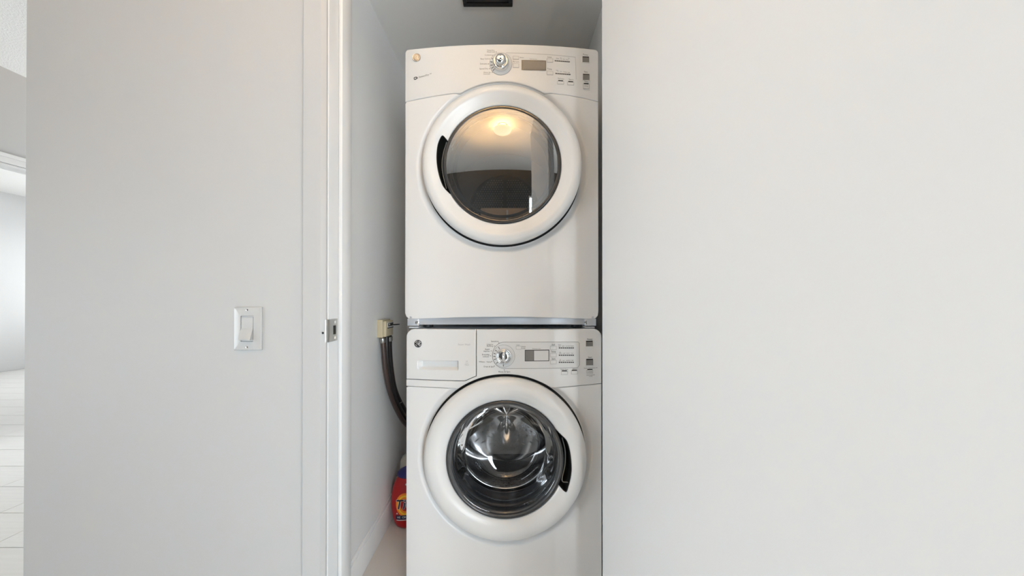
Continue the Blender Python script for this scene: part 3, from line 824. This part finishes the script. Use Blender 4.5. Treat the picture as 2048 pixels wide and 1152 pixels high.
wa.text([('Steam Wash', 928, 689, 3.6, 'CENTER', 0, 0.2), ('HE', 933.6, 722.6, 2.6, 'CENTER'), ('max', 933.6, 726, 2.6, 'CENTER'), ('MAX', 934, 729.8, 3.0, 'CENTER')], 'drawer_lettering', 'print_light', drawer)
emblem(wa, 836.8, 687, 8.0, True, 'emblem', wr)

# ------------------------------------------------------------------ DRYER
DZ = 1.014
dr = empty('clothes_dryer', (-0.031, 1.24, DZ), 'white clothes dryer stacked on top of the washer', 'dryer')
da = Appliance(dr, -0.031, 1.24, DZ, 0.343, 0.028)
ddc = da.px(1004, 327.5, -0.02)
DTOP = 1.990 - DZ
DBOT = da.px(1003, 640)[1]
cabinet(da, 0.72, DTOP, 0.004, dr, inset=0.004, top_in=0.004)
DG = da.px(1003.5, 161.8)[1] - ddc[1]       # radius of the dished ring
d_seam_l = [da.px(810, 203), da.px(840, 196.5), da.px(875, 190), da.px(905, 185.8), da.px(918, 186)]
d_seam_r = [da.px(1088, 186), da.px(1102, 185.4), da.px(1130, 188), da.px(1165, 194.5), da.px(1196, 202)]
def d_seam(x): return interp(x, d_seam_l) if x < 0 else interp(x, d_seam_r)
def d_circ(x):
    dx = x - ddc[0]
    return ddc[1] + math.sqrt(max(0, DG*DG - dx*dx)) if abs(dx) < DG else -9
dcon = da.columns(xs_for(-HW, HW, 110, fine=0.016), lambda x: max(d_seam(x) + 0.0008, d_circ(x) + 0.0003), lambda x: corner_top(x, DTOP, 0.013, -HW, HW), 'control_panel', 'plastic_white', dr, nz=22, e=0.0025)
def d_bottom(x):
    t = HW - abs(x); r = 0.024
    return DBOT + 0.010*(1-(x/HW)**2) + (r - math.sqrt(max(0, r*r-(r-t)**2)) if t < r else 0)
def d_inside(x, z):
    if abs(x) > HW or z < d_bottom(x): return False
    if math.hypot(x-ddc[0], z-ddc[1]) < DG: return True
    return z < d_seam(x) - 0.0008
def d_recess(r): return 0.015*(1 - sstep((r-0.280)/0.024))
da.polar(ddc, 0.207, d_inside, d_recess, [0.207, 0.214, 0.25, 0.274, 0.280, 0.284, 0.288, 0.292, 0.296, 0.300, 0.304], 'front_panel', 'enamel', dr, e=0.003)
# base rail and stacking brackets
rail = MB().box(-0.326, 0.326, -0.004, 0.70, 0.000, 0.030)
rail.build('base_rail', 'galvanized', dr, bevel=0.002)
for sx in (-1, 1):
    br = MB().box(min(sx*0.332, sx*0.292), max(sx*0.332, sx*0.292), -0.009, 0.03, -0.0035, 0.022)
    bo = br.build('stacking_bracket', 'galvanized', dr, bevel=0.0015)
    MB().lathe([(0.0065, -0.009), (0.0062, -0.0105), (0.003, -0.0118), (0, -0.012)], (sx*0.297, 0.008), 20).build('screw', 'steel', bo)
    MB().box(min(sx*0.33, sx*0.296), max(sx*0.33, sx*0.296), 0.004, 0.04, -0.0125, -0.008).build('bracket_foot', 'enamel', bo, bevel=0.001)
for sx in (-0.28, 0.28):
    for y in (0.08, 0.64):
        MB().lathe_z([(0, -0.0143), (0.02, -0.0143), (0.02, -0.004), (0.012, 0.0), (0, 0.0)], (sx, y), 16).build('foot', 'dark_rubber', dr)
# drum
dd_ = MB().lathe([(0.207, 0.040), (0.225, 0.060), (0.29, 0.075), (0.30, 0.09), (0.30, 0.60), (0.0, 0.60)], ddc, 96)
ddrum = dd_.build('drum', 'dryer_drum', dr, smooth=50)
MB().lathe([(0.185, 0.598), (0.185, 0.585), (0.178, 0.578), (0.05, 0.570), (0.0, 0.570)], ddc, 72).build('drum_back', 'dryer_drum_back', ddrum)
mb = MB()
for i in range(-13, 14):
    for q in range(-13, 14):
        x = i*0.0125 + (0.00625 if q % 2 else 0); z = q*0.0115
        if abs(x) < 0.012 or math.hypot(x, z) > 0.165: continue
        pts = [(ddc[0]+x+0.0028*math.cos(k*PI/3), 0.5665 - 0*x, ddc[1]+z+0.0028*math.sin(k*PI/3)) for k in range(6)]
        mb.add(pts, [tuple(range(6))])
mb.build('drum_perforations', 'hole_glint', ddrum, smooth=0)['kind'] = 'stuff'
# made-up block and bar for the tan patch and reflected line in the glass
mb = MB().box(ddc[0]-0.085, ddc[0]+0.165, 0.10, 0.125, ddc[1]-0.24, ddc[1]-0.112)
tan_patch = mb.build('tan_patch_block', 'tan_plastic', dr, bevel=0.003)
MB().box(ddc[0]+0.012, ddc[0]+0.020, 0.088, 0.10, ddc[1]-0.24, ddc[1]-0.122).build('reflection_bar', 'plastic_white', tan_patch, bevel=0.002)
MB().lathe([(0.206, 0.045), (0.200, 0.035), (0.194, 0.037), (0.192, 0.05)], ddc, 96).build('door_gasket', 'dark_rubber', dr)
# door of the dryer
DY0 = -da.b - 0.004
dprof = densify([(0.2700, 0.040), (0.2715, 0.020), (0.2735, 0.004), (0.2735, -0.008), (0.2710, -0.017), (0.264, -0.0235), (0.254, -0.0265), (0.246, -0.0265), (0.239, -0.0245), (0.226, -0.0185), (0.214, -0.0135), (0.2055, -0.0105), (0.2030, -0.006), (0.2020, 0.004)], 5)
ddoor = bpy.data.objects.new('door', None); COL.objects.link(ddoor); ddoor.parent = dr; ddoor.empty_display_size = 0.05
dpk = [da.px(*p, -0.04) for p in [(884,268),(891,273.5),(897,282),(901,291),(897.5,302),(894.5,318),(893,335),(893.5,355),(896,371),(899,384),(893,380),(884.5,370),(877.5,352),(873,330),(872,310),(874,290),(878.5,276)]]
door_bezel(da, ddc, dprof, dpk, ddoor, 'plastic_white', DY0)
hand_pocket(da, ddc, dprof, dpk, DY0, ddoor, rib=[da.px(*p, -0.04) for p in [(891,279),(885,300),(882,322),(884,346),(891,374)]])
MB().lathe(densify([(0.2030, DY0-0.006), (0.2015, DY0-0.0125), (0.196, DY0-0.014), (0.190, DY0-0.012), (0.188, DY0+0.0)], 4), ddc, 128).build('glass_rim', 'smoke_plastic', ddoor, smooth=60)
SAG = 0.014
MB().lathe([(0.1965*t, DY0-0.012-SAG*(1-t*t)) for t in [1 - i/24 for i in range(25)]], ddc, 128).build('door_glass', 'dryer_glass', ddoor, smooth=80)
MB().lathe(densify([(0.180, DY0+0.004), (0.174, DY0+0.000), (0.170, DY0+0.004), (0.165, DY0+0.05)], 3), ddc, 96).build('inner_ring', 'smoke_plastic', ddoor, smooth=70)
gap_ring(da, ddc, 0.266, 0.2790, d_recess, ddoor)
# controls of the dryer
bord = [da.px(*p) for p in [(1012, 104.3), (1030, 104.8), (1060, 105.8), (1100, 108.2), (1130, 110.8), (1151, 113), (1152, 130), (1152.5, 158)]]
da.slab('inset_border', da.line(bord[:6], 0.0018) + da.line(bord[5:], 0.0012), 'print_light', dcon, lift=0.0004)
knob(da, 1001.5, 126.5, 21.8, 16.5, dcon, [150, 170, 190, 207, 222], 90, True)
lc = da.slab('display_frame', [quad(da, 1043, 118.8, 1092.4, 139.2, 0.025)], 'lcd_frame', dr, lift=0.0010)
da.slab('display_screen', [quad(da, 1046.2, 121.2, 1090, 137.2, 0.025)], 'lcd', lc, lift=0.0012)
for (x0, y0, x1, y1) in ((1026.5, 111.5, 1037, 117), (1026.5, 126.4, 1037.5, 133.5), (1094.5, 116.2, 1105.6, 122.6), (1094.5, 141.8, 1105.8, 148)):
    button(da, x0, y0, x1, y1, 'option_button', 'button_light', dr, sl=0.03)
for (x0, y0) in ((1115.4, 161.4), (1135.6, 163.2)):
    o = button(da, x0, y0, x0 + 12, y0 + 5.2, 'option_button', 'button_light', dr, sl=0.04)
    da.slab('button_slot', [quad(da, x0 + 1.2, y0 - 1.8, x0 + 11, y0 + 0.2, 0.06)], 'gap_black', o, lift=0.0016)
big_button(da, 1165.2, 113.6, 1178.6, 123.6, dr, 'power_button', 0.05)
big_button(da, 1166, 148.6, 1179.4, 159.6, dr, 'start_button', 0.05)
o = button(da, 1167, 166.4, 1178.6, 175.5, 'pause_button', 'button_light', dr, sl=0.05)
da.slab('button_slot', [quad(da, 1168, 165.4, 1177.4, 167.6, 0.06)], 'gap_black', o, lift=0.0018)
for (xa, ya) in ((1109.6, 119.2), (1111, 144.8)):
    P = []
    for k in range(8):
        P.append(quad(da, xa + 3.85*k, ya + 0.36*k*0.8, xa + 3.85*k + 3.3, ya + 0.36*k*0.8 + 1.9, 0.075))
    da.slab('indicator_strip', P, 'print_grey', dcon, lift=0.0008)
da.text([('Timed Dry', 989, 99.4, 2.5, 'RIGHT'), ('Mixed Load', 990, 102.6, 2.5, 'RIGHT'), ('Cottons', 982.5, 108.8, 2.8, 'RIGHT'), ('Easy Care', 977, 116.4, 2.9, 'RIGHT'),
         ('Delicates', 974.6, 126.4, 2.9, 'RIGHT'), ('Speed Dry', 976, 136.2, 2.9, 'RIGHT'), ('Warm Up', 981, 143.8, 2.5, 'RIGHT'), ('Dewrinkle', 980, 147, 2.3, 'RIGHT')], 'cycle_lettering', T, dcon)
da.slab('cycle_marks', [quad(da, x, y, x + 1.4, y + 1.2) for x, y in ((991.8, 102), (983.6, 108.6), (978, 116), (976, 126), (978, 135.6), (983.6, 143))], 'print_grey', dcon, lift=0.0007)['kind'] = 'stuff'
da.text([('Steam', 1039.4, 114.2, 2.5, 'LEFT', 0.03), ('My Cycle', 1032, 122.8, 2.4, 'CENTER', 0.03), ('Estimated time', 1067, 117.6, 1.8, 'CENTER', 0.03),
         ('Level', 1099, 113.6, 2.9, 'CENTER', 0.05), ('Temp', 1099.4, 137.4, 3.0, 'CENTER', 0.05), ('damp   less   dry   more', 1125, 117.4, 1.9, 'CENTER', 0.07), ('dry', 1121.5, 114.6, 1.7, 'CENTER'), ('dry', 1137.5, 115.8, 1.7, 'CENTER'),
         ('extra', 1114, 139.6, 1.7, 'CENTER'), ('low   low   medium  high', 1127, 143, 1.9, 'CENTER', 0.07),
         ('My Cycles', 1122, 156.8, 2.3, 'CENTER', 0.06), ('Signal \u266a', 1142.6, 158.6, 2.5, 'CENTER', 0.06), ('Power', 1171.4, 108.8, 3.0, 'CENTER', 0.05), ('Start', 1172, 143.2, 3.0, 'CENTER', 0.05),
         ('Pause', 1172.4, 162.4, 2.3, 'CENTER', 0.05), ('LOCK', 1172.6, 171.6, 2.1, 'CENTER', 0.05), ('Hold 3 seconds', 1173, 178.6, 1.5, 'CENTER', 0.05)], 'button_lettering', T, dcon, lift=0.0019)
da.text([('SensorDry\u2122', 836.6, 153.6, 3.6, 'LEFT', -0.16, 0.2)], 'brand_lettering', T, dcon)
sw = da.px(830.5, 155.6); s_ = da.D0/F
def arcband(c_, r1, r2, a0, a1, sq=0.7, n=14):
    out = []
    for i in range(n):
        t0 = math.radians(a0+(a1-a0)*i/n); t1 = math.radians(a0+(a1-a0)*(i+1)/n)
        w0 = (i+0.3)/n; w1 = (i+1.3)/n
        q = lambda t, r: (c_[0]+r*math.cos(t)*s_, c_[1]+(r*math.sin(t)*sq + 0.15*r*math.cos(t))*s_)
        out.append([q(t0, r1), q(t1, r1), q(t1, r2), q(t0, r2)])
    return out
da.slab('swirl_logo', arcband(sw, 2.2, 4.4, 165, -40) + arcband(sw, 1.6, 3.8, 190, 330), 'print_grey', dcon, lift=0.0006)
emblem(da, 833, 114, 8.4, False, 'emblem', dr)

# ================================================================== SMALL THINGS
# light switch on the wall
sw_ = empty('light_switch', (-0.684, YW, 1.029), 'white rocker light switch on the grey wall beside the closet', 'light switch')
P0 = rrect(-0.0362, 0.0362, -0.0565, 0.0565, 0.002, 3); P1 = rrect(-0.0345, 0.0345, -0.0548, 0.0548, 0.002, 3); P2 = rrect(-0.0300, 0.0300, -0.0505, 0.0505, 0.002, 3)
P3 = rrect(-0.0168, 0.0168, -0.0335, 0.0335, 0.0015, 3)
rows = [[(x, 0, z) for x, z in P0], [(x, -0.003, z) for x, z in P0], [(x, -0.0048, z) for x, z in P1], [(x, -0.0062, z) for x, z in P2],
        [(x, -0.0062, z) for x, z in P3], [(x, -0.0030, z) for x, z in P3]]
MB().grid(rows, cu=True).build('switch_plate', 'plastic_switch', sw_, smooth=25)
P4 = rrect(-0.0160, 0.0160, -0.0327, 0.0327, 0.001, 2)
fr = MB().add([(x, -0.0035, z) for x, z in P4], [tuple(range(len(P4)))])
fr.build('switch_frame', 'print_light', sw_)
rk = MB()
rows = []
for x in (-0.0148, 0.0148):
    rows.append([(x, -0.003, 0.0300), (x, -0.0060, 0.0300), (x, -0.0052, 0.0270), (x, -0.0062, 0.001), (x, -0.0165, -0.0270), (x, -0.0158, -0.0290), (x, -0.003, -0.0300)])
rk.grid(rows); n_ = 7
rk.f.append(tuple(range(n_))); rk.f.append(tuple(range(2*n_-1, n_-1, -1)))
rk.build('rocker', 'plastic_switch', sw_, smooth=10)
for z in (0.0485, -0.0485):
    MB().lathe([(0.0034, -0.0060), (0.0032, -0.0070), (0.0018, -0.0077), (0, -0.0079)], (0, z), 16).build('screw', 'steel', sw_)

# black vent grille on the closet ceiling
vt = empty('ceiling_vent', (-0.097, 1.40, CCEIL), 'black louvred vent on the closet ceiling above the dryer', 'vent')
vf = MB().box(-0.106, 0.106, -0.109, -0.09, -0.014, 0); vf.box(-0.106, 0.106, 0.09, 0.109, -0.014, 0)
vf.box(-0.106, -0.09, -0.09, 0.09, -0.014, 0); vf.box(0.09, 0.106, -0.09, 0.09, -0.014, 0)
vf.build('frame', 'black_plastic', vt, bevel=0.002)
for i in range(9):
    y = -0.08 + 0.02*i
    MB().add([(-0.092, y-0.006, -0.003), (0.092, y-0.006, -0.003), (0.092, y+0.006, -0.011), (-0.092, y+0.006, -0.011),
              (-0.092, y-0.006, -0.0015), (0.092, y-0.006, -0.0015), (0.092, y+0.006, -0.0095), (-0.092, y+0.006, -0.0095)],
             [(0,1,2,3),(7,6,5,4),(0,4,5,1),(1,5,6,2),(2,6,7,3),(3,7,4,0)]).build('slat', 'black_plastic', vt, smooth=0)

# hose valve box on the closet wall
hb = empty('water_valve_box', (XCL, 1.58, 0.928), 'cream plastic water valve box on the closet wall', 'valve box')
mb = MB().box(0.0, 0.026, 0.0, 0.100, 0.0, 0.080); mb.build('body', 'box_cream', hb, bevel=0.002)
MB().box(0.026, 0.041, 0.004, 0.098, 0.004, 0.074).build('cover', 'box_cream', hb, bevel=0.0025)
MB().box(0.041, 0.0425, 0.020, 0.094, 0.040, 0.066).build('label_plate', 'label_white', hb, bevel=0.0005)
MB().box(0.0425, 0.0432, 0.024, 0.092, 0.049, 0.064).build('indicator_window', 'black_plastic', hb, smooth=0)
MB().box(0.0430, 0.0436, 0.034, 0.046, 0.054, 0.061).build('indicator_mark', 'label_white', hb, smooth=0)
MB().box(0.0425, 0.0432, 0.016, 0.094, 0.040, 0.0445).build('indicator_slot', 'black_plastic', hb, smooth=0)
MB().tube([(0.03, 0.094, 0.052), (0.060, 0.096, 0.053), (0.072, 0.097, 0.054)], [0.003, 0.0028, 0.0022], 8).build('lever', 'black_plastic', hb)

def hose(name, pts, r, material, label, collar=True, clip=None):
    root = empty(name, pts[0], label, 'hose', 'washer water hoses')
    loc = Vector(pts[0]); pp = [Vector(p) - loc for p in pts]
    MB().tube(bez(pp, 12), r, 14).build('tube', material, root)
    if collar:
        d = (pp[1]-pp[0]).normalized()
        MB().tube([pp[0] + d*0.002, pp[0] + d*0.005, pp[0] + d*0.022, pp[0] + d*0.026], [r*1.05, r*1.3, r*1.3, r*1.05], 14).build('coupling', 'brushed_nickel', root)
    if clip:
        MB().tube([Vector(c_) - loc for c_ in clip], 0.0022, 8).build('clip', 'brushed_nickel', root)
    return root
def wp(px, py, d): return ((px - VX)/F*d, d, EYE + (VY - py)/F*d)
hose('inlet_hose', [(-0.584, 1.597, 0.9275), wp(767.5, 700, 1.595), wp(771, 740, 1.605), wp(780, 785, 1.64), wp(794, 820, 1.715), wp(812, 848, 1.81), wp(840, 868, 1.94)], 0.0105, 'hose_brown', 'brown water hose with a metal coupling, nearest the closet wall')
hose('inlet_hose', [(-0.577, 1.630, 0.9275), wp(774, 700, 1.63), wp(777, 737, 1.645), wp(785, 780, 1.68), wp(798, 813, 1.757), wp(815, 840, 1.853), wp(842, 860, 1.97)], 0.0115, 'hose_black', 'black water hose hanging between the brown hose and another black one', collar=False)
hose('inlet_hose', [(-0.575, 1.664, 0.9275), wp(779.5, 700, 1.676), wp(783, 740, 1.70), wp(790, 778, 1.745), wp(803, 808, 1.83), wp(819, 829, 1.925), wp(843, 842, 2.02)], 0.0115, 'hose_black', 'black water hose farthest from the camera, with a small metal clip',
     clip=[wp(798, 812, 1.75), wp(800, 806, 1.74), wp(805, 803, 1.74)])

# detergent bottle on the closet floor
bt = empty('detergent_bottle', (-0.492, 1.735, 0.0), 'red detergent bottle with blue neck on the closet floor beside the washer', 'bottle')
def sect(z, hx, hy, cx=0.0, p=2.6, n=48):
    out = []
    for k in range(n):
        t = 2*PI*k/n; c_, s2 = math.cos(t), math.sin(t)
        out.append((cx + hx*math.copysign(abs(c_)**(2/p), c_), hy*math.copysign(abs(s2)**(2/p), s2), z))
    return out
secs = [(0.0, .055, .040, 0), (0.001, .064, .047, 0), (0.006, .070, .052, 0), (0.02, .078, .056, 0), (0.05, .087, .059, 0), (0.085, .092, .060, 0), (0.12, .093, .060, 0), (0.155, .091, .059, 0), (0.185, .086, .056, .001),
        (0.21, .079, .052, .003), (0.228, .070, .047, .006), (0.240, .060, .042, .010), (0.248, .050, .038, .014)]
mb = MB().grid([sect(z, hx, hy, cx) for z, hx, hy, cx in secs], cu=True)
mb.f.append(tuple(range(48))); mb.f.append(tuple(range(len(mb.v)-48, len(mb.v))))
body = mb.build('body', 'bottle_red', bt, smooth=60)
secs2 = [(0.236, .066, .046, .002), (0.243, .069, .048, .002), (0.254, .067, .047, .004), (0.268, .058, .043, .012), (0.282, .048, .038, .021), (0.292, .041, .035, .028), (0.298, .036, .033, .03)]
mb = MB().grid([sect(z, hx, hy, cx, 2.2) for z, hx, hy, cx in secs2], cu=True); mb.f.append(tuple(range(len(mb.v)-48, len(mb.v))))
mb.build('neck', 'bottle_blue', bt, smooth=60)
secs3 = [(0.262, .064, .036, .004), (0.296, .064, .036, .006), (0.318, .058, .034, .010), (0.331, .046, .027, .016), (0.336, .028, .016, .020)]
mb = MB().grid([[(x, y + 0.020, z) for x, y, z in sect(z_, hx, hy, cx, 2.1)] for z_, hx, hy, cx in secs3], cu=True); mb.f.append(tuple(range(len(mb.v)-48, len(mb.v))))
mb.build('cap', 'cap_frost', bt, smooth=60)
def front_y(x, z):
    hx = interp(z, [(a, b) for a, b, c_, d_ in secs]); hy = interp(z, [(a, c_) for a, b, c_, d_ in secs])
    t = min(0.98, abs(x)/hx); return -hy*(1 - t**2.6)**(1/2.6)
def bpoly(polys, name, material, parent, lift):
    mb = MB()
    for P in polys:
        n = len(P)
        if n == 4:
            (ax, az), (bx_, bz), (cx_, cz_), (dx_, dz_) = P
            rows = []
            for i in range(13):
                t = i/12; lo = (ax+(bx_-ax)*t, az+(bz-az)*t); hi = (dx_+(cx_-dx_)*t, dz_+(cz_-dz_)*t)
                rows.append([(x, front_y(x, z) - lift, z) for x, z in [(lo[0]+(hi[0]-lo[0])*q/3, lo[1]+(hi[1]-lo[1])*q/3) for q in range(4)]])
            mb.grid(rows)
        else:
            mb.add([(x, front_y(x, z) - lift, z) for x, z in P], [tuple(range(n))])
    return mb.build(name, material, parent, smooth=30)
def bdisc(cx, cz, rx, rz, r0, name, material, lift, n=48):
    rows = [[(cx+rx*q*math.cos(2*PI*k/n), front_y(cx+rx*q*math.cos(2*PI*k/n), cz+rz*q*math.sin(2*PI*k/n)) - lift, cz+rz*q*math.sin(2*PI*k/n)) for k in range(n)] for q in [r0 + (1-r0)*i/6 for i in range(7)]]
    return MB().grid(rows, cu=True).build(name, material, body, smooth=60)
LX, LZ = -0.010, 0.118
bdisc(LX, LZ, 0.047, 0.056, 0.80, 'label_ring', 'label_orange', 0.0006)
bdisc(LX, LZ, 0.0385, 0.046, 0.84, 'label_ring', 'label_yellow', 0.0007)
bdisc(LX, LZ, 0.0325, 0.039, 0.70, 'label_ring', 'label_orange', 0.0007)
def btext(string, cx, cz, size, name, material, lift, shear=0.2, slope=0.12, offset=0.0):
    cu = bpy.data.curves.new('t', 'FONT'); cu.body = string; cu.size = size; cu.align_x = 'CENTER'; cu.align_y = 'CENTER'; cu.shear = shear; cu.offset = offset; cu.resolution_u = 3
    ob = bpy.data.objects.new('t', cu); me = bpy.data.meshes.new_from_object(ob)
    mb = MB().add([(cx+v.co.x, front_y(cx+v.co.x, cz+v.co.y+slope*v.co.x) - lift, cz+v.co.y+slope*v.co.x) for v in me.vertices], [tuple(p.vertices) for p in me.polygons])
    bpy.data.objects.remove(ob); bpy.data.curves.remove(cu); bpy.data.meshes.remove(me)
    return mb.build(name, material, body, smooth=0)
btext('Tide', LX + 0.004, LZ + 0.004, 0.062, 'label_lettering', 'label_white', 0.0016, offset=0.0022)
btext('Tide', LX + 0.004, LZ + 0.004, 0.062, 'label_lettering', 'label_navy', 0.0022, offset=0.0006)
bpoly([[(-0.058, 0.046), (0.05, 0.058), (0.05, 0.078), (-0.058, 0.066)]], 'label_band', 'label_navy', body, 0.0012)
bpoly([[(-0.055, 0.0405), (0.05, 0.053), (0.05, 0.0565), (-0.055, 0.044)]], 'label_stripe', 'label_white', body, 0.0012)
btext('HE  ORIGINAL', -0.006, 0.062, 0.014, 'label_lettering', 'label_white', 0.0018, shear=0.0, slope=0.11)
bpoly([[(0.0 + 0.013*math.cos(t), 0.213 + 0.006*math.sin(t)) for t in [2*PI*k/20 for k in range(20)]]], 'label_mark', 'label_white', body, 0.0012)
bpoly([[(-0.056, 0.072), (-0.046, 0.0735), (-0.051, 0.081)]], 'label_mark', 'label_white', body, 0.0012)

# hall ceiling lamp: a frosted bowl under the ceiling that throws its light upwards (seen mirrored in the dryer glass)
lp = empty('ceiling_lamp', (-0.06, -0.12, CEIL), 'frosted glass bowl ceiling lamp of the hall', 'lamp')
MB().lathe_z([(0.0, -0.018), (0.055, -0.018), (0.065, -0.012), (0.068, 0.0)], (0, 0), 40).build('canopy', 'brushed_nickel', lp)
for a in range(3):
    t = 2*PI*a/3 + 0.4
    MB().tube([(0.05*math.cos(t), 0.05*math.sin(t), -0.015), (0.128*math.cos(t), 0.128*math.sin(t), -0.095)], 0.003, 8).build('rod', 'brushed_nickel', lp)
MB().lathe_z(densify([(0.132, -0.092), (0.130, -0.088), (0.126, -0.092), (0.118, -0.112), (0.088, -0.138), (0.045, -0.152), (0.0, -0.155), (0.0, -0.160), (0.046, -0.157), (0.091, -0.143), (0.123, -0.115), (0.132, -0.092)], 3), (0, 0), 48).build('shade', 'lamp_glass', lp, smooth=60)
l = bpy.data.lights.new('ceiling_lamp_bulb', 'POINT'); l.energy = 330; l.color = (1.0, 0.60, 0.25); l.shadow_soft_size = 0.03
lo = bpy.data.objects.new('ceiling_lamp_bulb', l); COL.objects.link(lo); lo.parent = lp; lo.location = (0, 0, -0.085)
